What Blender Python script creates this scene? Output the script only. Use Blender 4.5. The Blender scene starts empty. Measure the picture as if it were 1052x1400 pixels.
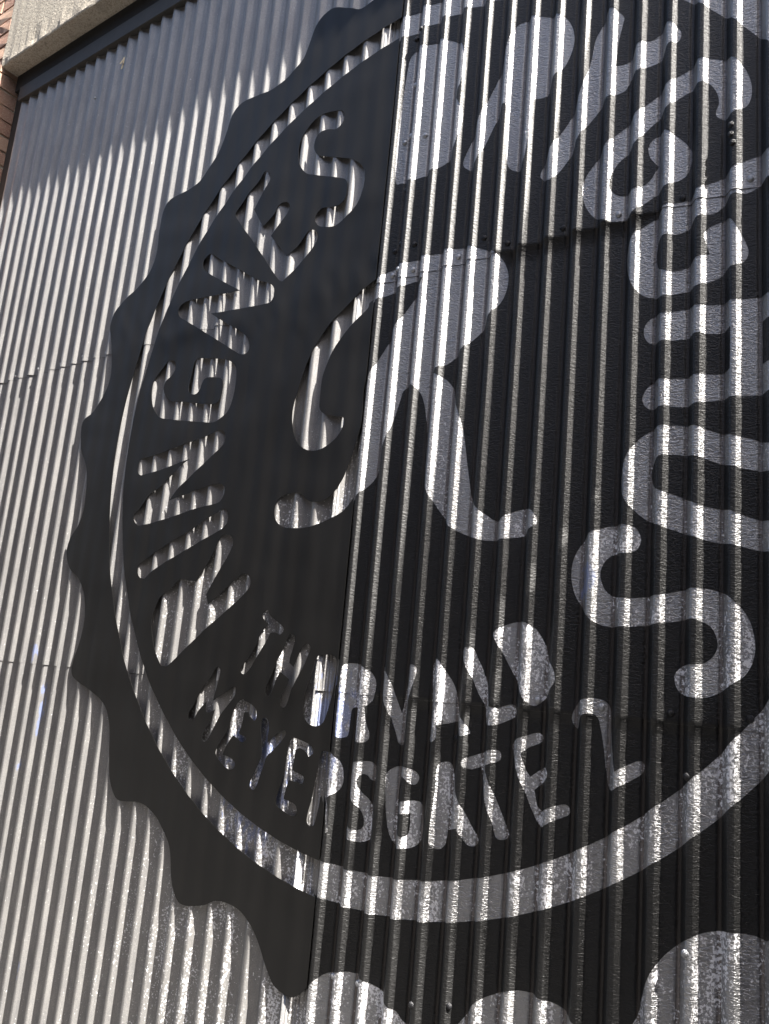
import bpy, bmesh, math, random
import numpy as np
from mathutils import Vector, Matrix, noise
from mathutils.geometry import delaunay_2d_cdt

# ------------------------------------------------------------------ camera, sky, sun
SC = bpy.context.scene
COL = SC.collection
CAM_R = [[0.803966, 0.052426, 0.59236], [0.588092, -0.217903, -0.778888], [0.088243, 0.974561, -0.206018]]
CAM_P = [1.4399, -1.7803, -1.1606]
cd = bpy.data.cameras.new('camera')
cd.sensor_fit = 'HORIZONTAL'; cd.sensor_width = 36.0
cd.lens = 36.0 * 1168.32 / 1052.0
cd.clip_start = 0.05; cd.clip_end = 500
cam = bpy.data.objects.new('camera', cd); COL.objects.link(cam)
M4 = Matrix([r + [0] for r in CAM_R] + [[0, 0, 0, 1]]); M4.translation = Vector(CAM_P)
cam.matrix_world = M4
SC.camera = cam
SC.render.resolution_x, SC.render.resolution_y = 769, 1024

SUN_EL, SUN_AZ = math.radians(54.0), math.radians(80.3)      # azimuth off the wall's normal, to the right
sun_dir = Vector((math.cos(SUN_EL) * math.sin(SUN_AZ), -math.cos(SUN_EL) * math.cos(SUN_AZ), math.sin(SUN_EL)))
W = bpy.data.worlds.new('World'); SC.world = W; W.use_nodes = True
nt = W.node_tree; bg = nt.nodes['Background']
sky = nt.nodes.new('ShaderNodeTexSky'); sky.sky_type = 'NISHITA'; sky.sun_disc = False; sky.dust_density = 3.5; sky.ozone_density = 0.4
sky.sun_elevation = SUN_EL; sky.sun_rotation = math.atan2(sun_dir.x, sun_dir.y)
nt.links.new(sky.outputs[0], bg.inputs[0]); bg.inputs[1].default_value = 0.05
sl = bpy.data.lights.new('sun', 'SUN'); sl.energy = 5.0; sl.angle = math.radians(0.53); sl.color = (1.0, 0.95, 0.885)
so = bpy.data.objects.new('sun', sl); COL.objects.link(so)
so.rotation_euler = (-sun_dir).to_track_quat('-Z', 'Y').to_euler(); so.location = (6, -3, 8)
vs = SC.view_settings
vs.view_transform = 'Standard'; vs.look = 'None'; vs.gamma = 1.0; vs.exposure = 2.65; vs.use_curve_mapping = False

# ------------------------------------------------------------------ sizes (metres; z = 0 at the upper sheet lap)
P = 0.076                      # pitch of the ribs
DEP = 0.018                    # depth of the ribs
X0, X1 = -2.372, 1.71         # metal sheeting
Z_BOT, Z_TOP = -2.72, 1.56
LAPS = (0.0, -1.171)           # lower edges of the upper and the middle row of sheets
X_FILM = -0.021                # right-hand edge of the black film
JL, JR = -2.465, 1.72          # jambs of the opening
Y_FRONT = -0.088               # face of pillars and lintel
Z_SOF = 1.684
GROUND = -2.75
CEN = (0.118, -0.378)          # centre of the emblem

# outlines of the emblem on the wall plane, in millimetres (x, z); c marks a corner
LETTERS = {
 'S1': "-240,657 -276,667 -307,670 -334,667 -360,653 -387,622 -403,591 -404,557 -397,521 -380,492 -357,468 -324,452 -275,432 -227,412 -189,395 -173,374 -171,346 -176,322 -196,309 -225,307 -252,314 -274,317 -291,303 -295,285 -286,266 -266,251 -227,239 -198,240 -167,255 -135,279 -117,304 -107,338 -105,369 -112,402 -128,426 -152,446 -179,463 -222,481 -269,500 -310,517 -327,535 -336,557 -334,580 -324,597 -306,605 -275,602 -251,592 -233,597 -220,612 -218,631 -227,649",
 'E1': "-546,535 -525,514 -525,492 -544,464 -586,403c -528,322c -481,357 -469,380 -449,389 -426,383 -415,364 -420,346 -443,320 -485,276c -400,181c -358,207 -328,237 -311,249 -291,245 -277,226 -281,199 -320,155 -396,100 -413,98 -430,111 -485,177 -575,286 -661,385 -674,406 -670,425 -623,470 -581,506 -560,532",
 'N2': "-789,284 -810,272 -813,252 -802,232 -759,201 -678,152 -600,106c -670,111 -752,118 -828,124 -875,124 -902,112 -907,91 -895,70 -849,43 -755,-12 -674,-60 -596,-107 -559,-128 -533,-131 -519,-117 -526,-87 -545,-65 -592,-33 -650,0 -732,50c -649,43 -545,35 -466,30 -443,36 -435,58 -442,82 -466,103 -519,125 -594,172 -653,209 -713,245 -770,282",
 'G1': "-912,-90 -896,-95 -884,-109 -884,-129 -900,-150 -922,-165 -929,-187 -922,-208 -900,-234 -868,-248 -816,-256 -749,-270 -692,-281 -651,-286 -630,-277 -622,-261 -620,-242 -620,-223 -630,-204 -655,-193 -697,-187 -720,-190 -731,-206 -738,-225 -753,-237 -774,-235 -790,-225 -796,-206 -790,-172 -784,-133 -774,-112 -754,-109 -696,-120 -640,-131 -605,-143 -579,-162 -567,-183 -562,-222 -564,-264 -573,-301 -588,-325 -618,-343 -646,-350 -694,-344 -779,-329 -861,-314 -923,-300 -958,-275 -978,-247 -990,-209 -993,-172 -981,-140 -956,-115 -930,-93",
 'N1': "-999,-446 -1005,-468 -1000,-491 -982,-502 -963,-501 -888,-492 -798,-476 -738,-466c -794,-496 -855,-544 -913,-574 -962,-622 -984,-640 -983,-660 -968,-675 -952,-681 -890,-676 -781,-658 -676,-638 -581,-627 -557,-616 -548,-594 -553,-573 -570,-563 -605,-563 -676,-574 -740,-588 -814,-602c -773,-562 -713,-522 -654,-482 -590,-439 -578,-417 -582,-394 -604,-381 -639,-387 -696,-400 -777,-411 -845,-423 -922,-435 -981,-441",
 'I1': "-539,-648 -525,-653 -518,-667 -516,-686 -523,-699 -545,-714 -628,-746 -720,-784 -815,-823 -868,-853 -884,-864 -907,-859 -919,-843 -921,-822 -904,-808 -852,-781 -776,-746 -688,-710 -616,-677 -560,-653",
 'R1': "-682,-869 -655,-872 -622,-875c -587,-827 -558,-779 -535,-736 -518,-729 -496,-732 -481,-747 -480,-768 -498,-802 -527,-845 -570,-916c -553,-946c -519,-922 -476,-890 -439,-863 -415,-852 -393,-859 -383,-876 -389,-898 -422,-927 -485,-974 -550,-1020 -626,-1079 -696,-1135 -718,-1141 -740,-1134 -777,-1088 -799,-1049 -810,-1009 -807,-969 -785,-926 -743,-901 -708,-872",
 'T': "-302,-960 -296,-963 -290,-973 -264,-988 -241,-1000 -230,-1009 -232,-1021 -242,-1027 -259,-1022 -279,-1024 -286,-1038 -299,-1060 -315,-1085 -328,-1105 -341,-1125 -356,-1140 -367,-1145 -377,-1139 -378,-1127 -361,-1107 -343,-1084 -327,-1058 -322,-1038 -309,-1019 -291,-998c -305,-989 -315,-980 -316,-968",
 'H': "-198,-1024 -186,-1028 -182,-1040 -186,-1064 -193,-1087 -194,-1104c -176,-1114c -165,-1089 -153,-1062 -140,-1050 -127,-1052 -123,-1065 -130,-1084 -141,-1111 -153,-1134 -165,-1157 -175,-1176 -180,-1195 -189,-1219 -201,-1226 -211,-1220 -212,-1205 -204,-1186 -192,-1163 -188,-1148c -224,-1129c -234,-1150 -245,-1181 -253,-1197 -264,-1199 -273,-1189 -270,-1172 -258,-1148 -248,-1124 -241,-1101 -224,-1073 -215,-1049 -207,-1030",
 'O': "-76,-1077 -52,-1075 -34,-1079 -25,-1090 -23,-1115 -26,-1144 -29,-1170 -35,-1199 -43,-1228 -52,-1251 -68,-1262 -89,-1263 -110,-1254 -123,-1235 -127,-1206 -121,-1176 -113,-1146 -105,-1116 -99,-1090 -90,-1080",
 'R2': "-9,-1117 -10,-1160 -10,-1217 -9,-1274 -3,-1285 14,-1283 23,-1274 25,-1235 27,-1212 35,-1205 44,-1209 46,-1248 48,-1279 59,-1289 77,-1289 90,-1281 91,-1264 80,-1238 75,-1200c 92,-1184 98,-1163 99,-1138 89,-1118 74,-1106 50,-1096 29,-1093 8,-1093 -5,-1100",
 'V': "120,-1096 132,-1105 147,-1125 159,-1152 170,-1178 185,-1208c 190,-1167 196,-1118 197,-1091 210,-1086 223,-1089 227,-1100 224,-1124 218,-1148 210,-1172 204,-1199 202,-1237 201,-1270 193,-1283 181,-1279 172,-1256 158,-1224 142,-1194 128,-1171 120,-1148 117,-1116 117,-1100",
 'A': "274,-1069 292,-1072 311,-1099 334,-1131 344,-1164 352,-1191 377,-1216 387,-1234 379,-1241 363,-1244 352,-1229 346,-1213c 297,-1226c 298,-1256 286,-1267 273,-1264 272,-1248 272,-1197 269,-1147 266,-1096 268,-1078",
 'L': "366,-1037 383,-1039 394,-1061 409,-1088 421,-1120 430,-1152 438,-1171c 459,-1171 486,-1162 499,-1165 502,-1183 488,-1195 462,-1208 444,-1213 428,-1211 422,-1195 418,-1169 401,-1143 385,-1111 366,-1079 351,-1054 352,-1043",
 'D': "437,-1001 449,-1025 473,-1066 494,-1100 513,-1129 527,-1149 544,-1160 563,-1152 595,-1113 601,-1097 593,-1071 576,-1056 567,-1024 541,-986 503,-971 463,-982",
 'M': "-474,-1131 -461,-1140 -465,-1172 -473,-1204 -477,-1229c -457,-1216 -426,-1198 -398,-1183 -389,-1190 -393,-1211 -415,-1236 -440,-1263 -454,-1290 -468,-1317 -483,-1341 -498,-1346 -506,-1336 -496,-1312 -478,-1287 -464,-1252c -494,-1264 -505,-1256 -504,-1231c -521,-1247 -537,-1264 -549,-1283 -563,-1292 -577,-1286 -576,-1270 -560,-1250 -542,-1219 -521,-1186 -498,-1161 -486,-1139",
 'E2': "-359,-1216 -348,-1219 -321,-1226 -302,-1237 -296,-1256 -301,-1269 -319,-1260 -328,-1248c -346,-1250c -350,-1286 -357,-1310 -331,-1316 -327,-1325 -343,-1332 -366,-1322 -379,-1317c -393,-1337 -407,-1361 -411,-1374c -382,-1378 -362,-1388 -361,-1403 -376,-1411 -399,-1405 -424,-1391 -437,-1380 -442,-1368 -432,-1349 -417,-1327 -400,-1300 -396,-1280 -389,-1254 -376,-1227",
 'Y2': "-263,-1258 -250,-1264 -243,-1285 -244,-1310 -243,-1324c -218,-1302 -197,-1287 -184,-1285 -178,-1293 -190,-1311 -213,-1335 -240,-1360 -246,-1382 -256,-1407 -265,-1434 -276,-1452 -289,-1449 -293,-1436 -283,-1410 -270,-1385 -260,-1360 -263,-1331 -273,-1293 -273,-1266",
 'E3': "-154,-1303 -132,-1303 -95,-1311 -78,-1321 -77,-1334 -89,-1343 -98,-1334 -122,-1325 -139,-1332c -140,-1355 -142,-1384c -119,-1390 -102,-1395 -99,-1406 -106,-1414 -125,-1412 -151,-1410c -158,-1432 -163,-1460c -140,-1464 -120,-1470 -113,-1485 -119,-1497 -142,-1496 -169,-1487 -187,-1480 -191,-1464 -183,-1440 -174,-1411 -169,-1382 -165,-1344 -161,-1316",
 'R3': "-37,-1323 -15,-1327 0,-1337 13,-1351 20,-1373 20,-1400 7,-1419 -15,-1435 -18,-1438c -10,-1465 -7,-1496 -4,-1516 -11,-1521 -11,-1505 -19,-1471 -30,-1442 -37,-1436 -40,-1461 -45,-1488 -51,-1509 -63,-1513 -74,-1506 -74,-1484 -66,-1447 -62,-1415 -57,-1382 -52,-1350 -48,-1329",
 'S2': "54,-1342 79,-1335 105,-1334 120,-1346 125,-1363 119,-1378 106,-1376 95,-1367 82,-1367 73,-1378 75,-1395 87,-1411 105,-1423 119,-1441 124,-1465 124,-1494 116,-1518 91,-1528 65,-1526 47,-1519 41,-1500 50,-1490 61,-1497 75,-1501 91,-1497 98,-1484 94,-1465 82,-1449 63,-1432 50,-1411 42,-1387 44,-1361",
 'G2': "159,-1352 182,-1336 213,-1333 239,-1339 251,-1352 246,-1368 233,-1372 219,-1361 206,-1356 195,-1367 192,-1397 194,-1435 200,-1473 211,-1492 227,-1492 237,-1476 236,-1439c 203,-1444c 200,-1430 206,-1416 239,-1408 261,-1411 267,-1434 270,-1471 264,-1500 244,-1515 211,-1522 189,-1513 173,-1487 164,-1449 158,-1401 156,-1372",
 'A2': "311,-1312 337,-1310 350,-1348 374,-1394 402,-1438 421,-1467 415,-1482 396,-1483 380,-1466 371,-1451c 339,-1460c 337,-1489 323,-1505 303,-1502 299,-1479 301,-1429 304,-1371 304,-1329",
 'T2': "376,-1296 399,-1285 447,-1267 468,-1269 469,-1287 449,-1297 432,-1304c 447,-1336 469,-1381 490,-1424 498,-1446 488,-1457 469,-1455 458,-1422 440,-1377 424,-1331 416,-1309c 392,-1317 374,-1311",
 'E4': "497,-1246 528,-1229 559,-1218 570,-1226 565,-1239 539,-1253 526,-1267c 537,-1301 547,-1314c 576,-1292 590,-1294 591,-1311 570,-1328 557,-1341c 565,-1374 577,-1384c 607,-1368 632,-1361 642,-1371 637,-1383 608,-1398 579,-1416 567,-1408 550,-1377 530,-1333 509,-1288 496,-1262",
 'two': "640,-1169 651,-1145 680,-1133 709,-1135 724,-1150 727,-1181 731,-1218 738,-1254 744,-1279c 766,-1264 789,-1252 800,-1258 797,-1276 774,-1294 752,-1308 736,-1318 724,-1311 719,-1279 713,-1235 706,-1198 698,-1172 682,-1165 661,-1175 654,-1199 645,-1196 638,-1181",
 'B': "6,335 3,497 11,710 25,764 57,771 124,765 177,744 212,713 226,670 226,609 218,575c 199,544c 228,492 228,428 209,364 179,334 143,322 100,317 70,312 29,320",
 'R4': "242,318 256,293 280,288 309,341 338,411 364,453c 376,443 383,372 382,316 388,258 412,237 433,241 447,283 453,358 454,436c 492,438 511,475 541,502 560,550 563,594 550,639 523,669 456,698 399,705 378,677 363,635 350,582 325,521 295,451 264,380",
 'Y': "655,617 676,616 701,587 699,561 690,509 687,443c 720,448 744,479 779,482 802,497 811,508 831,503 848,477 848,455 838,443 823,446 799,415 756,403 727,395 712,367 687,358 657,351 632,318 607,286 565,221 527,172 506,175 490,189 486,205 502,242 531,286 560,330 588,384 606,440 618,492 625,548 638,578 650,601",
 'G3': "933,221 937,205 958,193 986,201 1005,213 1012,248 1005,289 985,331 953,353 903,371 869,360 825,337 773,302 728,268 682,233 645,194 618,152 610,113 619,69 642,33 681,7 727,4 762,23 796,46 822,57 864,73 877,107 879,135 863,165 837,193 815,208 788,201 776,180 781,151 800,124c 778,86 743,72 706,72 685,95 686,130 703,165 748,200 783,238 835,278 878,301 912,303 933,275 939,243",
 'G4': "1049,78 1084,83 1121,66 1145,26 1141,-24 1119,-52 1091,-30 1080,4 1048,9 1025,-2 1002,-12 972,-10 951,-27 934,-40 909,-42 888,-48 872,-65 847,-71 825,-69 808,-76 801,-97 801,-130 811,-151 827,-160 848,-163 872,-158 892,-146 923,-139c 916,-115 911,-92 919,-77 934,-68 958,-63 972,-73 987,-100 999,-130 1005,-154 999,-173 985,-183 958,-187 944,-200 917,-210 893,-215 853,-220 815,-222 777,-210 755,-189 738,-152 730,-113 733,-80 746,-50 763,-36 785,-22 802,-13 819,6 840,9 870,10 882,11 894,26 915,33 959,47 978,59 1009,72",
 'Hh': "776,-299 782,-277 801,-263 830,-265 874,-260 953,-264 1032,-264 1087,-265 1127,-264 1146,-285 1142,-312 1126,-318 1087,-319 1032,-322c 1032,-418c 1086,-418 1125,-416 1146,-435 1141,-465 1124,-476 1085,-481 1046,-483 1025,-486 954,-486 907,-489 875,-492 825,-487 799,-489 783,-479 777,-459 786,-437 805,-423 833,-423 879,-424 915,-424 941,-427 969,-422c 970,-326c 940,-333 896,-327 873,-332 822,-332 798,-331 783,-321",
 'U': "1092,-612 1046,-596 1009,-580 951,-563 898,-541 842,-532 802,-537 769,-560 745,-601 736,-642 741,-685 766,-720 799,-746 855,-769 916,-791 974,-804 1045,-821 1110,-832 1142,-820 1146,-784 1117,-768 1045,-758 1009,-748 967,-731 907,-716 861,-693 821,-678 807,-665 800,-639 808,-615 828,-600 875,-603 921,-617 973,-638 1046,-655 1099,-667 1122,-654 1122,-628",
 'Ss': "733,-751 767,-757 782,-782 776,-806 756,-816 723,-817 702,-833 693,-862 703,-894 726,-912 771,-914 834,-906 887,-894 924,-894 960,-905 989,-929 1009,-963 1017,-1006 1013,-1037 1005,-1056 995,-1070 977,-1085 953,-1100 937,-1109 916,-1116 893,-1115 874,-1110 863,-1095 860,-1075 865,-1064 876,-1054 892,-1050 917,-1047 936,-1032 945,-1009 939,-983 925,-967 896,-957 858,-963 805,-972 749,-977 699,-975 664,-951 637,-915 624,-873 626,-831 640,-798 665,-769 699,-756",
 'BigR': "-30,-56 45,-34 115,-16 145,-18c 120,-60 82,-118 45,-176 4,-248 -25,-317 -19,-410 -27,-459 -41,-513 -56,-556 -68,-587 -95,-624 -127,-643 -169,-647 -198,-638 -219,-621 -246,-615 -276,-617 -303,-627 -318,-649 -317,-678 -304,-700 -275,-716 -230,-721 -173,-719 -105,-701 -54,-678 -13,-635 28,-598 43,-562 50,-525 64,-489 81,-436 96,-373 103,-346 121,-333 139,-337 162,-359 178,-397 189,-459 193,-529 196,-584 209,-626 230,-663 265,-709 298,-741 343,-762 383,-774 424,-776 465,-772 496,-767 516,-752 531,-742 533,-728 523,-710 501,-701 479,-704 454,-713 434,-727 416,-726 392,-711 361,-686 343,-661 336,-626 325,-568 312,-496 298,-440 273,-386 263,-357 242,-333 215,-317 193,-305c 213,-298 243,-290 269,-271 307,-243 339,-214 364,-176 391,-146 405,-114 409,-72 400,-38 382,-9 355,13 318,31 271,46 223,51 165,51 118,49 81,47 38,39 4,29 -23,11 -44,2 -79,-19 -146,-68 -192,-107 -229,-158 -259,-213 -279,-283 -293,-346 -290,-395 -271,-444 -240,-476 -197,-492 -155,-488 -115,-467 -94,-444 -84,-420 -92,-401 -110,-398 -140,-390 -169,-380 -186,-360 -189,-319 -188,-266 -176,-227 -156,-183 -122,-141 -83,-107 -40,-75",
}
CROWN = "1.7,1459 3.8,1502 6.0,1525 8.1,1507 10.3,1464 12.4,1432 14.6,1422 16.7,1429 18.8,1459 21.0,1502 23.1,1525 25.3,1507 27.4,1464 29.6,1432 31.7,1422 33.8,1429 36.0,1459 38.1,1502 40.3,1525 42.4,1507 44.6,1464 46.7,1432 48.8,1422 51.0,1429 53.1,1459 55.3,1502 57.4,1525 59.6,1507 61.7,1464 63.8,1432 66.0,1422 68.1,1429 70.3,1459 72.4,1502 74.6,1525 76.7,1507 78.8,1464 81.0,1432 83.1,1422 85.3,1429 87.4,1459 89.6,1502 91.7,1525 93.8,1507 96.0,1464 101.9,1431 104.2,1467 106.3,1518 108.1,1531 109.8,1510 111.5,1461 113.3,1420 116.6,1410 119.3,1427 122.3,1479 124.4,1509 126.2,1501 128.1,1462 130.6,1428 133.6,1416 136.3,1421 138.8,1469 140.8,1518 142.9,1516 145.3,1476 147.7,1428 150.5,1405 153.5,1425 156.3,1478 158.6,1515 160.8,1510 162.6,1477 164.7,1440 168.1,1404 171.1,1411 173.9,1453 175.3,1505 177.2,1506 180.0,1480 182.5,1435 185.4,1416 188.8,1420 191.3,1446 193.0,1499 194.9,1519 197.3,1498 199.6,1447 202.2,1426 205.4,1434 208.0,1469 210.2,1525 211.8,1548 213.4,1524 216.5,1463 219.3,1430 222.2,1439 225.3,1486 227.9,1526 230.5,1531 233.4,1464 235.8,1438 238.5,1438 241.0,1458 243.2,1513 244.8,1542 246.3,1547 248.9,1502 250.6,1462 253.3,1440 255.8,1451 257.8,1484 259.4,1521 260.8,1550 262.9,1554 264.1,1535 265.4,1490 266.5,1468 268.6,1449 270.2,1448 271.7,1456 272.9,1466 273.7,1488 274.7,1501 275.4,1519 277.3,1545 279.3,1540 281.1,1500 282.2,1474 283.4,1453 285.3,1441 286.8,1436 288.4,1445 289.8,1461 290.7,1476 291.5,1501 293.2,1540 294.8,1545 296.4,1521 297.3,1497 298.5,1467 300.1,1440 301.7,1427 303.0,1423 304.3,1424 305.5,1433 306.6,1446 307.7,1465 308.5,1484 310.3,1459 312.4,1502 314.6,1525 316.7,1507 318.8,1464 321.0,1432 323.1,1422 325.3,1429 327.4,1459 329.6,1502 331.7,1525 333.8,1507 336.0,1464 338.1,1432 340.3,1422 342.4,1429 344.6,1459 346.7,1502 348.8,1525 351.0,1507 353.1,1464 355.3,1432 357.4,1422 359.6,1429"
RING_IN = [1.1986, -0.016, -0.0005, -0.0191, 0.0021]
RING_OUT = [1.2743, -0.0143, -0.0065, -0.0241, 0.0005]
RIVETS = [(1.009, 0.023), (0.86, 0.02), (0.706, 0.022), (0.559, 0.027), (0.401, 0.026), (0.027, 0.097), (0.052, 0.111), (0.096, 0.102), (0.328, 0.061), (0.25, 0.024), (0.099, 0.021), (0.054, 0.03), (0.027, 0.02), (0.048, 0.646), (0.024, 0.458), (0.049, 0.47), (0.099, 0.456), (0.031, 0.818), (0.057, 0.833), (0.052, 0.284), (0.97, 0.165), (0.97, 0.14), (0.974, 0.117), (0.854, -1.15), (1.008, -1.148), (0.892, -1.27), (0.893, -1.594), (0.706, -1.15), (0.555, -1.147), (0.38, -1.823), (0.286, -1.844), (0.054, -1.842), (0.13, -1.839), (-1.63, 0.02), (-1.475, 0.025), (-1.324, 0.014), (-1.774, 0.018), (-1.962, 0.018), (-1.738, 1.295), (0.346, -1.252)]
# ------------------------------------------------------------------ helpers
def mesh_obj(name, verts, faces, mat, parent=None, smooth=False):
    me = bpy.data.meshes.new(name); me.from_pydata(verts, [], faces); me.update()
    if smooth: me.polygons.foreach_set('use_smooth', [True] * len(me.polygons))
    if mat: me.materials.append(mat)
    o = bpy.data.objects.new(name, me); COL.objects.link(o)
    if parent: o.parent = parent
    return o
def bm_obj(name, bm, mat, parent=None, smooth=False):
    me = bpy.data.meshes.new(name); bm.to_mesh(me); bm.free()
    if smooth: me.polygons.foreach_set('use_smooth', [True] * len(me.polygons))
    if mat: me.materials.append(mat)
    o = bpy.data.objects.new(name, me); COL.objects.link(o)
    if parent: o.parent = parent
    return o
def box_bm(x0, x1, y0, y1, z0, z1, bev=0.0, seg=1):
    bm = bmesh.new()
    bmesh.ops.create_cube(bm, size=1.0, matrix=Matrix.Translation(((x0+x1)/2, (y0+y1)/2, (z0+z1)/2)) @ Matrix.Diagonal((x1-x0, y1-y0, z1-z0, 1)))
    if bev: bmesh.ops.bevel(bm, geom=bm.edges[:], offset=bev, segments=seg, affect='EDGES')
    return bm
def empty(name, loc=(0, 0, 0)):
    o = bpy.data.objects.new(name, None); COL.objects.link(o); o.location = loc; return o
def tag(o, label, cat, group=None, kind=None):
    o['label'] = label; o['category'] = cat
    if group: o['group'] = group
    if kind: o['kind'] = kind

class Mat:
    def __init__(s, name):
        s.m = bpy.data.materials.new(name); s.m.use_nodes = True
        s.t = s.m.node_tree; s.b = s.t.nodes['Principled BSDF']
        s.co = s.t.nodes.new('ShaderNodeTexCoord').outputs['Object']
    def n(s, kind, **kw):
        nd = s.t.nodes.new(kind)
        for k, v in kw.items(): setattr(nd, k, v)
        return nd
    def l(s, a, b): s.t.links.new(a, b)
    def map(s, scale, loc=(0, 0, 0), rot=(0, 0, 0)):
        m = s.n('ShaderNodeMapping'); s.l(s.co, m.inputs[0])
        m.inputs['Scale'].default_value = scale; m.inputs['Location'].default_value = loc; m.inputs['Rotation'].default_value = rot
        return m.outputs[0]
    def noise(s, vec, scale=1.0, detail=3.0, rough=.5, dist=0.0):
        t = s.n('ShaderNodeTexNoise'); s.l(vec, t.inputs['Vector'])
        t.inputs['Scale'].default_value = scale; t.inputs['Detail'].default_value = detail
        t.inputs['Roughness'].default_value = rough; t.inputs['Distortion'].default_value = dist
        return t.outputs[0]
    def ramp(s, fac, stops):
        r = s.n('ShaderNodeValToRGB'); s.l(fac, r.inputs[0]); e = r.color_ramp.elements
        while len(e) < len(stops): e.new(.5)
        for i, (q, c) in enumerate(stops):
            e[i].position = q; e[i].color = (c, c, c, 1) if not hasattr(c, '__len__') else (*c, 1)
        return r.outputs[0]
    def math(s, op, a, b=None):
        m = s.n('ShaderNodeMath', operation=op)
        for i, v in enumerate((a, b)):
            if v is None: continue
            if hasattr(v, 'links'): s.l(v, m.inputs[i])
            else: m.inputs[i].default_value = v
        return m.outputs[0]
    def mix(s, f, a, b):
        m = s.n('ShaderNodeMix', data_type='RGBA')
        for i, v in ((0, f), (6, a), (7, b)):
            if hasattr(v, 'links'): s.l(v, m.inputs[i])
            elif i == 0: m.inputs[0].default_value = v
            else: m.inputs[i].default_value = (*v, 1)
        return m.outputs[2]
    def bump(s, h, dist, strength=1.0, prev=None):
        b = s.n('ShaderNodeBump'); s.l(h, b.inputs['Height']); b.inputs['Distance'].default_value = dist
        b.inputs['Strength'].default_value = strength
        if prev is not None: s.l(prev, b.inputs['Normal'])
        return b.outputs[0]
    def set(s, **kw):
        for k, v in kw.items():
            i = s.b.inputs[k]
            if hasattr(v, 'links'): s.l(v, i)
            elif hasattr(v, '__len__'): i.default_value = (*v, 1)
            else: i.default_value = v

XM = -P * 27 / 76      # joint of the two sheets under the film
def emboss(m):
    """hammered stucco relief of the sheeting: short wavy ridges a few millimetres long"""
    a = m.noise(m.map((100, 70, 225)), 1.0, 2.0, .5, .9)
    b = m.noise(m.map((300, 250, 420)), 1.0, 1.0, .5, .3)
    h = m.math('ADD', m.ramp(a, [(.36, 0.0), (.64, 1.0)]), m.math('MULTIPLY', b, .25))
    # the older sheets on the left have a flatter, finer grain
    sep = m.n('ShaderNodeSeparateXYZ'); m.l(m.co, sep.inputs[0])
    new = m.math('GREATER_THAN', sep.outputs[0], XM)
    f = m.noise(m.map((260, 200, 330)), 1.0, 2.0, .6)
    old = m.math('ADD', m.math('MULTIPLY', m.ramp(a, [(.3, 0.0), (.7, 1.0)]), .22), m.math('MULTIPLY', f, .30))
    return m.math('ADD', m.math('MULTIPLY', h, new), m.math('MULTIPLY', old, m.math('SUBTRACT', 1.0, new)))

def attr(m, name):
    a = m.n('ShaderNodeAttribute'); a.attribute_name = name; return a.outputs['Fac']

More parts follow.
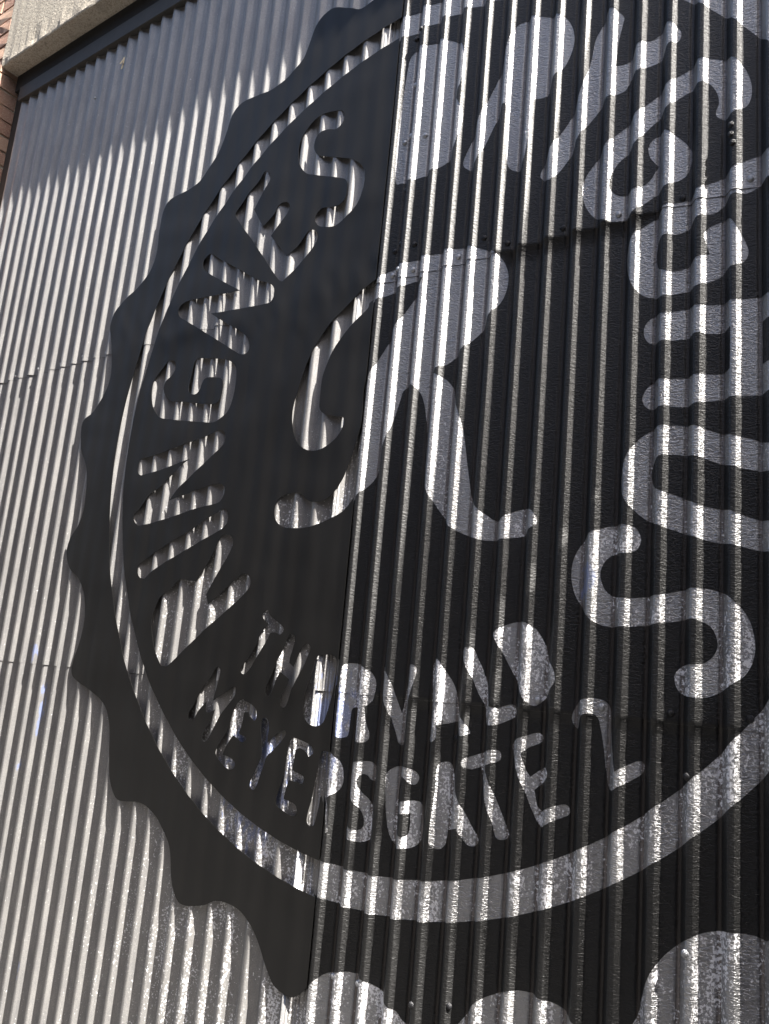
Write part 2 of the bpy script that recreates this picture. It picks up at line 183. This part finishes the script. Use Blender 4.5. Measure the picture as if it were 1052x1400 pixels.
def metal_material():
    m = Mat('stucco_embossed_aluminium')
    big = m.noise(m.map((1.3, 1.3, .5)), 1.0, 4.0, .6)
    streak = m.noise(m.map((16, 16, .9)), 1.0, 4.0, .6)
    col = m.mix(m.ramp(streak, [(.35, 0.0), (.7, 1.0)]), (.32, .32, .325), (.43, .43, .43))
    col = m.mix(m.math('MULTIPLY', m.ramp(big, [(.5, 0.0), (.75, 1.0)]), .35), col, (.32, .31, .29))
    # brown dirt collected in the grooves
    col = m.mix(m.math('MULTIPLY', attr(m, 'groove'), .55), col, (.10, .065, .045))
    rough = m.math('ADD', m.math('MULTIPLY', streak, .2), .36)
    sp = m.n('ShaderNodeSeparateXYZ'); m.l(m.co, sp.inputs[0])
    met = m.math('ADD', .50, m.math('MULTIPLY', m.math('GREATER_THAN', sp.outputs[0], XM), .27))
    isnew = m.math('GREATER_THAN', sp.outputs[0], XM)
    mott = m.noise(m.map((38, 38, 7)), 1.0, 5.0, .7); fine = m.noise(m.map((330, 330, 330)), 1.0, 2.0, .6)
    oldc = m.mix(m.ramp(mott, [(.30, 0.0), (.70, 1.0)]), (.235, .23, .225), (.36, .352, .335))
    oldc = m.mix(m.ramp(fine, [(.38, .55), (.58, 0.0)]), oldc, (.19, .19, .20))
    col = m.mix(isnew, oldc, col)
    m.set(**{'Base Color': col, 'Metallic': met, 'Roughness': rough, 'Normal': m.bump(emboss(m), .0009, 1.0)})
    # flecks of white overspray, thicker lower down
    sep = m.n('ShaderNodeSeparateXYZ'); m.l(m.co, sep.inputs[0])
    low = m.n('ShaderNodeMapRange'); m.l(sep.outputs[2], low.inputs[0])
    low.inputs[1].default_value = -.25; low.inputs[2].default_value = -.9; low.inputs[3].default_value = 0; low.inputs[4].default_value = 1
    patch = m.ramp(m.noise(m.map((14, 14, 4)), 1.0, 4.0, .65), [(.40, 0.0), (.64, 1.0)])
    grain = m.noise(m.map((170, 170, 170)), 1.0, 2.0, .7)
    side = m.n('ShaderNodeMapRange'); m.l(sep.outputs[0], side.inputs[0])
    side.inputs[1].default_value = -1.1; side.inputs[2].default_value = -.25; side.inputs[3].default_value = .12; side.inputs[4].default_value = 1
    zone = m.math('MULTIPLY', low.outputs[0], side.outputs[0])
    thr = m.math('ADD', m.math('MULTIPLY', m.math('MULTIPLY', patch, zone), .27), -.70)
    fleck = m.math('MULTIPLY', m.math('ADD', grain, thr), 14.0)
    cl = m.n('ShaderNodeClamp'); m.l(fleck, cl.inputs[0])
    pb = m.n('ShaderNodeBsdfPrincipled'); pb.inputs['Base Color'].default_value = (.82, .82, .84, 1)
    pb.inputs['Roughness'].default_value = .35
    # a few blue spray marks
    blue = None
    for (x, z, rx, rz) in ((-1.457, -1.134, .03, .05), (-1.361, -1.33, .022, .17), (-1.439, -1.534, .02, .05), (.662, -.871, .03, .09), (-.28, -1.42, .22, .30), (-.02, -1.25, .12, .22), (-1.24, -2.138, .02, .06)):
        mp = m.map((1/rx, .5, 1/rz), (-x/rx, 0, -z/rz))
        ln = m.n('ShaderNodeVectorMath', operation='LENGTH'); m.l(mp, ln.inputs[0])
        k = m.math('SUBTRACT', 1.0, ln.outputs['Value']); cc = m.n('ShaderNodeClamp'); m.l(k, cc.inputs[0])
        blue = cc.outputs[0] if blue is None else m.math('MAXIMUM', blue, cc.outputs[0])
    bn = m.noise(m.map((60, 60, 25)), 1.0, 3.0, .6)
    bf = m.n('ShaderNodeClamp'); m.l(m.math('MULTIPLY', m.math('SUBTRACT', m.math('MULTIPLY', m.math('POWER', blue, .4), bn), .36), 12.0), bf.inputs[0])
    bl = m.n('ShaderNodeBsdfPrincipled'); bl.inputs['Base Color'].default_value = (.16, .24, .55, 1); bl.inputs['Roughness'].default_value = .4
    mx = m.n('ShaderNodeMixShader'); m.l(cl.outputs[0], mx.inputs[0]); m.l(m.b.outputs[0], mx.inputs[1]); m.l(pb.outputs[0], mx.inputs[2])
    mx2 = m.n('ShaderNodeMixShader'); m.l(m.math('MULTIPLY', bf.outputs[0], .38), mx2.inputs[0]); m.l(mx.outputs[0], mx2.inputs[1]); m.l(bl.outputs[0], mx2.inputs[2])
    m.l(mx2.outputs[0], m.t.nodes['Material Output'].inputs['Surface'])
    return m.m

def paint_material():
    m = Mat('black_gloss_paint')
    v = m.noise(m.map((9, 9, 2)), 1.0, 4.0, .6)
    col = m.mix(v, (.004, .004, .004), (.009, .009, .009))
    col = m.mix(m.math('MULTIPLY', attr(m, 'groove'), .7), col, (.030, .022, .016))
    m.set(**{'Specular IOR Level': .55, 'Base Color': col, 'Roughness': m.math('ADD', m.math('MULTIPLY', v, .12), .47), 'Normal': m.bump(emboss(m), .0005, 1.0)})
    return m.m

def film_material():
    m = Mat('black_satin_film')
    v = m.noise(m.map((6, 6, 2)), 1.0, 4.0, .6)
    f = m.noise(m.map((700, 700, 700)), 1.0, 1.0)
    h = m.noise(m.map((9, 9, 2.2), rot=(0, .25, 0)), 1.0, 2.0, .45)
    m.set(**{'Specular IOR Level': .3, 'Base Color': m.mix(v, (.005, .0048, .0046), (.011, .0105, .010)), 'Roughness': m.math('ADD', m.math('MULTIPLY', v, .2), .36),
             'Normal': m.bump(h, .005, .6, m.bump(f, .0002, .3))})
    return m.m

def concrete_material():
    m = Mat('cast_concrete')
    a = m.noise(m.map((3, 3, 3)), 1.0, 5.0, .6); g = m.noise(m.map((120, 120, 120)), 1.0, 3.0, .75)
    spk = m.noise(m.map((150, 150, 150)), 1.0, 2.0, .6)
    pits = m.noise(m.map((90, 90, 90)), 1.0, 2.0, .5)
    col = m.mix(a, (.36, .325, .265), (.50, .455, .38))
    col = m.mix(m.ramp(pits, [(.28, .8), (.36, 0.0)]), col, (.22, .19, .15))
    sz = m.n('ShaderNodeSeparateXYZ'); m.l(m.co, sz.inputs[0])
    stn = m.noise(m.map((11, 11, 1.2)), 1.0, 4.0, .65)
    col = m.mix(m.ramp(stn, [(.52, 0.0), (.70, .55)]), col, (.21, .19, .155))
    col = m.mix(m.ramp(spk, [(.36, .7), (.52, 0.0)]), col, (.20, .175, .135))
    m.set(**{'Base Color': col, 'Roughness': .9, 'Normal': m.bump(m.math('ADD', g, m.math('MULTIPLY', pits, .8)), .0022, 1.0)})
    return m.m
def brick_material():
    m = Mat('old_brick')
    oi = m.n('ShaderNodeObjectInfo')
    g = m.noise(m.map((45, 45, 45)), 1.0, 5.0, .65); a = m.noise(m.map((12, 12, 12)), 1.0, 3.0)
    col = m.mix(oi.outputs['Random'], (.25, .125, .09), (.38, .25, .18))
    col = m.mix(m.ramp(a, [(.5, 0.0), (.72, .8)]), col, (.46, .37, .28))
    m.set(**{'Base Color': col, 'Roughness': .92, 'Normal': m.bump(g, .004, 1.0)})
    return m.m
def plain(name, c, rough, metallic=0.0, nsc=30, amp=.25, bump=.001):
    m = Mat(name); g = m.noise(m.map((nsc,) * 3), 1.0, 4.0, .6)
    m.set(**{'Base Color': m.mix(g, tuple(x*(1-amp) for x in c), tuple(x*(1+amp) for x in c)), 'Roughness': rough, 'Metallic': metallic, 'Normal': m.bump(g, bump, .8)})
    return m.m

MAT = dict(metal=metal_material(), paint=paint_material(), film=film_material(), concrete=concrete_material(), brick=brick_material(),
           mortar=plain('lime_mortar', (.50, .45, .36), .95, 0, 60, .2, .004), steel=plain('dark_painted_steel', (.035, .034, .032), .6),
           void=plain('shade_and_pane_black', (.012, .012, .012), .9), paving=plain('paving', (.045, .044, .043), .9, 0, 4, .2, .004),  # void: near-black for painted-in shade at gaps and laps, and for window panes
           rivet=plain('dull_rivet', (.45, .46, .48), .4, .9), blackrivet=plain('painted_rivet', (.012, .012, .014), .35),
           farbrick=plain('far_brick', (.10, .062, .048), .9, 0, 3, .3, .004),
           straw=plain('dry_straw', (.78, .66, .44), .9))

# ------------------------------------------------------------------ the rib surface
def hsh(k, s=0):
    v = math.sin(k * 127.1 + s * 311.7) * 43758.5453
    return v - math.floor(v) - .5
# one rib, from groove to groove: millimetres along the wall, depth behind the crest
RIB = [(0, 20.0), (4.0, 20.0), (4.7, 17.8), (8.0, 14.2), (12.0, 9.4), (16.0, 4.4), (18.5, 1.6), (20.5, .45), (23.0, .05), (27.0, 0.0), (31.0, .1), (32.0, .45), (33.0, 1.3),
       (36.0, 5.2), (39.5, 8.6), (41.2, 9.9), (43.5, 10.9), (49.0, 12.5), (58.0, 14.9), (66.0, 16.7), (71.3, 17.8), (72.0, 20.0), (76.0, 20.0)]
RIB_OLD = [(0, 18.0), (4, 17.6), (9, 15.0), (15, 10.0), (21, 4.6), (25, 1.6), (27.5, .5), (29.5, .05), (34, 0.0), (37, .1), (38.5, .45), (40, 1.3),
       (44, 4.0), (50, 8.0), (56, 11.8), (58, 12.9), (64, 15.0), (70, 16.9), (76, 18.0)]
OLD_X = [a for a, b in RIB_OLD]; OLD_Y = [b for a, b in RIB_OLD]; OFF_OLD = 46.0
RIB_X = [a for a, b in RIB]; RIB_Y = [b for a, b in RIB]
OFF = 37.0
XS = []
for k in range(-34, 22):
    if k <= -1: XS += [k * P + (a - OFF_OLD) / 1000 for a in list(OLD_X[:-1]) + [6.5, 12., 18., 23., 32., 36., 42., 47., 53., 61., 67., 73.]]
    if k >= -1: XS += [k * P + (a - OFF) / 1000 for a in RIB_X[:-1] + [10.0, 14.0, 25.0, 34.0, 37.8, 46.0, 53.5, 62.0]]
XS = sorted(x for x in XS if X0 < x < X1); XS = [X0] + XS + [X1]

def prof(x, row):
    left = x < XM
    u = x / P + (OFF_OLD if left else OFF) / 76.0; k = math.floor(u); t = (u - k) * 76.0
    w = min(1.0, abs(t - (36 if left else 26)) / 40.0); w = w*w*(3-2*w)
    jit = (hsh(k, row) + .5) * (1-w)               # each rib of the older left-hand sheets has its own small dents
    if left:
        amp = .0022 if row == 0 else (.0028 if row == 1 else .0045)
        if row == 1 and x < -1.75: amp *= 1.0 + 1.3 * min(1.0, (-1.75 - x) / .2)
        if x > -1.25: amp *= .15            # dents are pressed out under the film
        t2 = t + 5.0 * hsh(k, row + 9) * (1-w)
        return float(np.interp(t2, OLD_X, OLD_Y)) * .001 + amp * jit, 0.0
    d = float(np.interp(t, RIB_X, RIB_Y))
    g = 1.0 if (t < 4.2 or t > 71.8) else 0.0
    return d * .001 + .0008 * jit, g
def warp(x, z):
    return .0045 * noise.noise((x*.9, z*.8, 3.1)) + .0020 * noise.noise((x*2.3, z*1.6, 7.7))
def row_of(z): return 0 if z > LAPS[0] else (1 if z > LAPS[1] else 2)
def lap(z, row):
    return -.0017 * math.exp(-max(0., z - LAPS[row]) / .08) if row < 2 else 0.0
def surf(x, z, row=None):
    if row is None: row = row_of(z)
    y, g = prof(x, row)
    return y + warp(x, z) + lap(z, row), g

def smooth_poly(txt, sub=4):
    pts = []; cor = []
    for t in txt.split():
        cor.append(t.endswith('c')); a, b = t.rstrip('c').split(','); pts.append((float(a)/1000, float(b)/1000))
    n = len(pts); out = []
    for i in range(n):
        p0, p1, p2, p3 = pts[i-1], pts[i], pts[(i+1) % n], pts[(i+2) % n]
        if cor[i]: p0 = p1
        if cor[(i+1) % n]: p3 = p2
        for j in range(sub):
            t = j / sub
            out.append(tuple(.5*((2*p1[d]) + (p2[d]-p0[d])*t + (2*p0[d]-5*p1[d]+4*p2[d]-p3[d])*t*t + (3*p1[d]-p0[d]-3*p2[d]+p3[d])*t**3) for d in (0, 1)))
    return out
def polar(txt):
    a = [tuple(map(float, t.split(','))) for t in txt.split()]
    t = ' '.join('%d,%d' % (1000*CEN[0] + r*math.cos(math.radians(th)), 1000*CEN[1] + r*math.sin(math.radians(th))) for th, r in a)
    return smooth_poly(t, 5)
def ring(c, n=300):
    o = []
    for i in range(n):
        th = 2*math.pi*i/n; r = c[0] + c[1]*math.cos(th) + c[2]*math.sin(th) + c[3]*math.cos(2*th) + c[4]*math.sin(2*th)
        o.append((CEN[0] + r*math.cos(th), CEN[1] + r*math.sin(th)))
    return o
CUTS = {k: smooth_poly(v) for k, v in LETTERS.items()}
CROWN_P = polar(CROWN); RI = ring(RING_IN); RO = ring(RING_OUT)

def inside(poly, q):
    """even-odd test of points q (n, 2)"""
    p = np.array(poly); r = np.zeros(len(q), bool)
    lo, hi = p.min(0), p.max(0)
    idx = np.where((q[:, 0] >= lo[0]) & (q[:, 0] <= hi[0]) & (q[:, 1] >= lo[1]) & (q[:, 1] <= hi[1]))[0]
    if not len(idx): return r
    a = q[idx]; res = np.zeros(len(idx), bool)
    for (x1, y1), (x2, y2) in zip(p, np.roll(p, -1, 0)):
        if y1 == y2: continue
        c = ((y1 > a[:, 1]) != (y2 > a[:, 1])) & (a[:, 0] < (x2-x1)*(a[:, 1]-y1)/(y2-y1) + x1)
        res ^= c
    r[idx] = res; return r
def is_black(q):
    r = inside(CROWN_P, q) & ~(inside(RO, q) & ~inside(RI, q))
    for c in CUTS.values(): r &= ~inside(c, q)
    return r

def cut_sheet(x0, x1, xs, zs):
    """triangles of the black field between x0 and x1, split along xs"""
    V = []; E = []
    xs = [x for x in xs if x0 < x < x1]; xs = [x0] + xs + [x1]
    for x in xs:
        b = len(V)
        V += [(x, z) for z in zs]; E += [(b+i, b+i+1) for i in range(len(zs)-1)]
    for poly in [CROWN_P, RI, RO] + list(CUTS.values()):
        xx = [q[0] for q in poly]
        if max(xx) < x0 or min(xx) > x1: continue
        b = len(V); n = len(poly); V += poly; E += [(b+i, b+(i+1) % n) for i in range(n)]
    r = delaunay_2d_cdt([Vector(v) for v in V], E, [], 0, 1e-5)
    vv = np.array([tuple(v) for v in r[0]]); ff = np.array(r[2])
    c = vv[ff].mean(1)
    ok = (c[:, 0] > x0) & (c[:, 0] < x1); ok[ok] &= is_black(c[ok])
    ff = ff[ok]; used = np.unique(ff); m = -np.ones(len(vv), int); m[used] = np.arange(len(used))
    return vv[used], m[ff]

# ------------------------------------------------------------------ setting
g = mesh_obj('ground', [(-60, -60, GROUND), (60, -60, GROUND), (60, 60, GROUND), (-60, 60, GROUND)], [(0, 1, 2, 3)], MAT['paving'])
g['kind'] = 'structure'

def brick_pillar(x0, x1, edge, label, zlo, zhi):
    """pillar with its free jamb at x = edge; every brick proud of the mortar"""
    t = empty('brick_pillar', ((x0+x1)/2, 0, GROUND))
    tag(t, label, 'pillar', 'brick pillars beside the gate')
    def part(name, bm, mat):
        o = bm_obj(name, bm, mat); o.parent = t; o.location = (-(x0+x1)/2, 0, -GROUND); return o
    part('mortar_core', box_bm(x0 + .008, x1 - .008, Y_FRONT + .008, .35, GROUND, zhi), MAT['mortar'])
    rnd = random.Random(4 if edge < 0 else 9)
    BL, BH, J = .225, .066, .012
    z = zlo; row = 0
    protos = []
    for i in range(5):
        bm = box_bm(-.5, .5, -.5, .5, -.5, .5)
        bmesh.ops.subdivide_edges(bm, edges=bm.edges[:], cuts=1, use_grid_fill=True)
        for v in bm.verts:
            v.co += Vector((rnd.uniform(-.012, .012), rnd.uniform(-.03, .03), rnd.uniform(-.05, .05)))
        me = bpy.data.meshes.new('brick'); bm.to_mesh(me); bm.free(); me.materials.append(MAT['brick']); protos.append(me)
    while z + BH < zhi:
        lens = [BL, BL, BL, BL] if row % 2 else [.108, BL, BL, BL, .108]
        s = 1 if edge < (x0+x1)/2 else -1
        x = edge
        for ln in lens:
            a, b = sorted((x, x + s*ln))
            if a < x0 - .01: a = x0
            if b > x1 + .01: b = x1
            if b - a < .03: break
            o = bpy.data.objects.new('brick', rnd.choice(protos)); COL.objects.link(o); o.parent = t
            d = rnd.uniform(-.002, .004)
            o.scale = (b-a, .11, BH)
            o.location = ((a+b)/2 - (x0+x1)/2 - s*rnd.uniform(-.003, .004), Y_FRONT + .055 - d, z + BH/2 - GROUND)
            x += s*(ln + J)
        z += BH + J; row += 1
    return t
brick_pillar(-3.15, JL, JL, 'brick pillar at the end of the beige concrete lintel', -.6, 3.0)
brick_pillar(JR, 2.2, JR, 'brick pillar closing the gate opening beside the painted emblem', -1.8, 1.9)

bm = bmesh.new(); nx, ny = 160, 10
prof_l = [(.35, Z_SOF), (.10, Z_SOF), (.02, Z_SOF), (-.03, Z_SOF), (-.060, Z_SOF), (-.080, Z_SOF + .001), (-.086, Z_SOF + .004), (Y_FRONT, Z_SOF + .012), (Y_FRONT, Z_SOF + .04), (Y_FRONT, Z_SOF + .12), (Y_FRONT, 2.0), (Y_FRONT, 2.75), (.35, 2.75)]
grid = []
for i in range(nx + 1):
    x = JL + .002 + (2.2 - JL - .002) * (i / nx) ** 1.5
    row = []
    for j, (y, z) in enumerate(prof_l):
        e = .0045 if 4 <= j <= 8 else .0012
        d = noise.noise((x*14, y*20, z*14)) + .8*noise.noise((x*37, y*40, z*31 + 5)) - (1.6*max(0, noise.noise((x*9, 2.2, 8.1)) - .35) if 4 <= j <= 8 else 0)
        row.append(bm.verts.new((x, y - (e*d if j < 12 and z > Z_SOF else 0), z - (e*.6*d if 0 < j < 8 else 0))))
    grid.append(row)
for i in range(nx):
    for j in range(len(prof_l)):
        k = (j + 1) % len(prof_l); bm.faces.new((grid[i][j], grid[i+1][j], grid[i+1][k], grid[i][k]))
bm.faces.new(grid[0]); bm.faces.new(grid[-1][::-1])
bmesh.ops.recalc_face_normals(bm, faces=bm.faces[:])
lin = bm_obj('concrete_lintel', bm, MAT['concrete'])
tag(lin, 'beige cast concrete lintel over the corrugated gate', 'lintel')

# the house across the street, and an added low block shading the ground (both unseen; they darken what the sheeting mirrors)
def house(label, x0, x1, y0, y1, ztop, face, spots):
    t_ = empty('brick_building', ((x0+x1)/2, (y0+y1)/2, GROUND)); tag(t_, label, 'building')
    def opart(name, bm, mat):
        o = bm_obj(name, bm, mat, t_); o.location = (-(x0+x1)/2, -(y0+y1)/2, -GROUND)
    opart('wall', box_bm(x0, x1, y0, y1, GROUND, ztop), MAT['farbrick'])
    opart('cornice', box_bm(x0 - .25, x1 + .25, y0 - .25, y1 + .25, ztop, ztop + .4), MAT['farbrick'])
    for s in spots:
        for zz in (-1.6, 1.3):
            q = (s - .6, s + .6, y1 - .1, y1 + .03) if face == 'y' else (x0 - .03, x0 + .1, s - .6, s + .6)
            opart('window', box_bm(*q, zz, zz + 1.7), MAT['void'])
house('dark brick building across the street from the gate', -32, 32, -11, -8, 5.2, 'y', [i*4.0 - 2 for i in range(-7, 5)])
house('unseen low brick block added beside the gate to shade the street', 6.0, 14, -7.5, -.6, 3.4, 'x', [-6, -3.5])

# added openwork wing standing out from the sheeting on the right (outside the picture; its slats thin the sunlight)
BLOCKER_OUTLINE = [(1.62, .088), (.12, .088), (.04, .110), (.09, .136), (.30, .183), (.42, .220), (.37, .228), (.10, .203), (-.16, .179), (-.45, .143), (-.717, .110), (-.995, .099), (-1.6, .092)]  # outline shaped for the edge of the shade it throws
blocker = empty('added_sun_blocker', (1.26, 0, GROUND)); tag(blocker, 'added unseen wing of thin horizontal slats beside the gate', 'sun screen')
bm = bmesh.new(); z = 1.6
_w = sorted(BLOCKER_OUTLINE); wz = [a for a, b in _w]; wp = [b for a, b in _w]
def reach(z):                     # a slat reaches as far out as the outline at its height (the hooked top counts from its tip)
    return max([b for a, b in BLOCKER_OUTLINE if abs(a - z) < .006] + [float(np.interp(z, wz, wp))])
while z > -1.6:
    pz = reach(z)
    if .12 > z > .04: pz = .20
    bmesh.ops.create_cube(bm, size=1.0, matrix=Matrix.Translation((1.26, -pz/2 - .004, z)) @ Matrix.Diagonal((.001, pz - .008, .0014, 1)))
    z -= .0042
w_ = bm_obj('slats', bm, MAT['steel'], blocker); w_.location = (-1.26, 0, -GROUND); w_['kind'] = 'stuff'
w_ = bm_obj('mast', box_bm(1.262, 1.272, -.018, -.006, GROUND, 1.62), MAT['steel'], blocker); w_.location = (-1.26, 0, -GROUND)

# ------------------------------------------------------------------ the gate
gate = empty('corrugated_gate', (0, 0, 0))
tag(gate, 'corrugated aluminium gate with a black painted bottle cap emblem and lettering', 'gate')
zmid = [LAPS[0], LAPS[1]]
def sheet(xa, xb, row):
    zlo = LAPS[row] if row < 2 else Z_BOT
    zhi = Z_TOP if row == 0 else LAPS[row-1] + .06
    xs = [xa] + [x for x in XS if xa < x < xb] + [xb]
    nz = max(2, int((zhi - zlo) / .04)); zs = [zlo + (zhi-zlo)*i/nz for i in range(nz+1)]
    zs = sorted(set(zs + [zlo + d for d in (.008, .02)]))
    V = []; F = []; G = []
    for x in xs:                        # a 2 mm return at the lower edge gives the sheet its thickness
        for zi, z in enumerate([zlo] + zs):
            y, g = surf(x, z, row)
            V.append((x, y + (.0016 if zi == 0 else 0), z)); G.append(g)
    n = len(zs) + 1
    for i in range(len(xs)-1):
        for j in range(n-1):
            a = i*n+j; F.append((a, a+n, a+n+1, a+1))
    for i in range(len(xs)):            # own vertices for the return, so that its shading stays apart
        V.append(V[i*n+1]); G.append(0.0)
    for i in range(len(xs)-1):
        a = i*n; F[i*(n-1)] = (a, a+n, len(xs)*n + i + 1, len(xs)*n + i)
    o = mesh_obj('corrugated_sheet', V, F, MAT['metal'], gate, True)
    at = o.data.attributes.new('groove', 'FLOAT', 'POINT'); at.data.foreach_set('value', G)
    o.data.materials.append(MAT['void'])  # near-black return paints in the shade line under each lap
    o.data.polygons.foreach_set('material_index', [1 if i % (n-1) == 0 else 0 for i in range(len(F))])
    return o
for row in range(3):
    sheet(X0, XM, row); sheet(XM, X1, row)

# black paint on the right-hand sheets
zs = [-2.0 + i*.05 for i in range(65)]
zs = sorted([z for z in zs if min(abs(z-l) for l in LAPS) > .012] + [l + d for l in LAPS for d in (-.0006, .0006, .010)])
xs_p = [x for x in XS if x > XM - .001]
vv, ff = cut_sheet(X_FILM - .02, X1 - .01, xs_p, zs)
V = []; G = []
for x, z in vv:
    y, g = surf(x, z); V.append((x, y - .0007, z)); G.append(g)
paint = mesh_obj('painted_emblem', V, [tuple(int(i) for i in f) for f in ff], MAT['paint'], gate, True)
paint['label'] = 'black painted half of the bottle cap emblem on the ribs'
at = paint.data.attributes.new('groove', 'FLOAT', 'POINT'); at.data.foreach_set('value', G)

# frame
bm_obj('top_rail', box_bm(-2.39, X1 + .005, -.013, .03, 1.512, 1.588, .002), MAT['steel'], gate)
bm_obj('head_gap_shade', box_bm(JL + .012, JR - .003, -.004, .06, 1.592, Z_SOF - .002), MAT['void'], gate)  # near-black board paints in the shaded gap above the rail
for xa, xb in ((JL + .012, X0 - .004),):
    bm_obj('dark_gap_post', box_bm(xa, xb, .012, .06, GROUND + .01, 1.59, .002), MAT['void'], gate)  # near-black strip painted in for the dark gap beside the jamb

# rivets
bm = bmesh.new()
bmesh.ops.create_uvsphere(bm, u_segments=10, v_segments=6, radius=1.0)
rme = {}
for nm in ('rivet', 'blackrivet'):
    me = bpy.data.meshes.new('rivet'); bm.to_mesh(me); me.polygons.foreach_set('use_smooth', [True]*len(me.polygons)); me.materials.append(MAT[nm]); rme[nm] = me
bm.free()
rq = np.array(RIVETS); blk = is_black(rq)
for (x, z), b in zip(RIVETS, blk):
    o = bpy.data.objects.new('rivet', rme['blackrivet' if b else 'rivet']); COL.objects.link(o); o.parent = gate
    o.location = (x, surf(x, z)[0] - .0005, z); s = .0082 if x > -.1 else .005; o.scale = (s, .0056, s)

# ------------------------------------------------------------------ black film stretched over the ribs of the left-hand sheets
def film_y(x, z):
    rip = .0024 * (.5 - .5*math.cos(2*math.pi*(x + .012)/P)) * (.4 + .9*abs(noise.noise((x*3.1, z*1.7, 1.3))))
    d = z - (.03 + .04*math.sin(x*4)); fold = math.exp(-(d/.10)**2)
    wr = .0016 * noise.noise((x*5 + z*6, z*9 - x*3, 4.4)) + .0030*fold*noise.noise((x*16 + z*9, z*7 - x*5, 9.2))
    lp = 0.0
    for l in LAPS: lp -= .0017 * math.exp(-abs(z - l) / (.08 if z > l else .05))
    return warp(x, z) + lp - .0010 + rip + min(.0002, wr - .0004)
zs = [-2.0 + i*.022 for i in range(146)]; xs_f = [X_FILM - .014*i for i in range(1, 108)]
vv, ff = cut_sheet(-1.52, X_FILM, sorted(xs_f), zs)
V = [(x, film_y(x, z) - .0006, z) for x, z in vv]
film = mesh_obj('black_film', V, [tuple(int(i) for i in f) for f in ff], MAT['film'], None, True)
md = film.modifiers.new('thickness', 'SOLIDIFY'); md.thickness = .0005; md.offset = -1.0
es = film.modifiers.new('crisp_edge', 'EDGE_SPLIT'); es.split_angle = math.radians(50)
tag(film, 'matte black film with cut-out lettering stretched over the corrugated gate', 'film')

# a scrap of straw caught on the sheeting under the lintel
bm = bmesh.new()
for i, (a, ln, wd) in enumerate(((.15, .085, .010), (-.5, .050, .014), (.7, .045, .009))):
    s, c = math.sin(a), math.cos(a); yy = -.006 - .002*i
    q = [bm.verts.new((s*t_ + c*w_, yy + d_ + .004*math.sin(t_*60), c*t_ - s*w_)) for d_ in (0, -.0015) for t_, w_ in ((-ln/2, -wd/2), (ln*.1, -wd*.8), (ln/2, 0), (ln*.1, wd*.8), (-ln/2, wd/2))]
    bm.faces.new(q[:5]); bm.faces.new(q[5:][::-1])
    for j in range(5): bm.faces.new((q[j], q[5+j], q[5+(j+1) % 5], q[(j+1) % 5]))
bmesh.ops.recalc_face_normals(bm, faces=bm.faces[:])
st = bm_obj('straw_scrap', bm, MAT['straw']); st.location = (-1.554, surf(-1.554, 1.408)[0] + .003, 1.408)
tag(st, 'pale dry straw scrap stuck to the shaded metal under the lintel', 'straw')
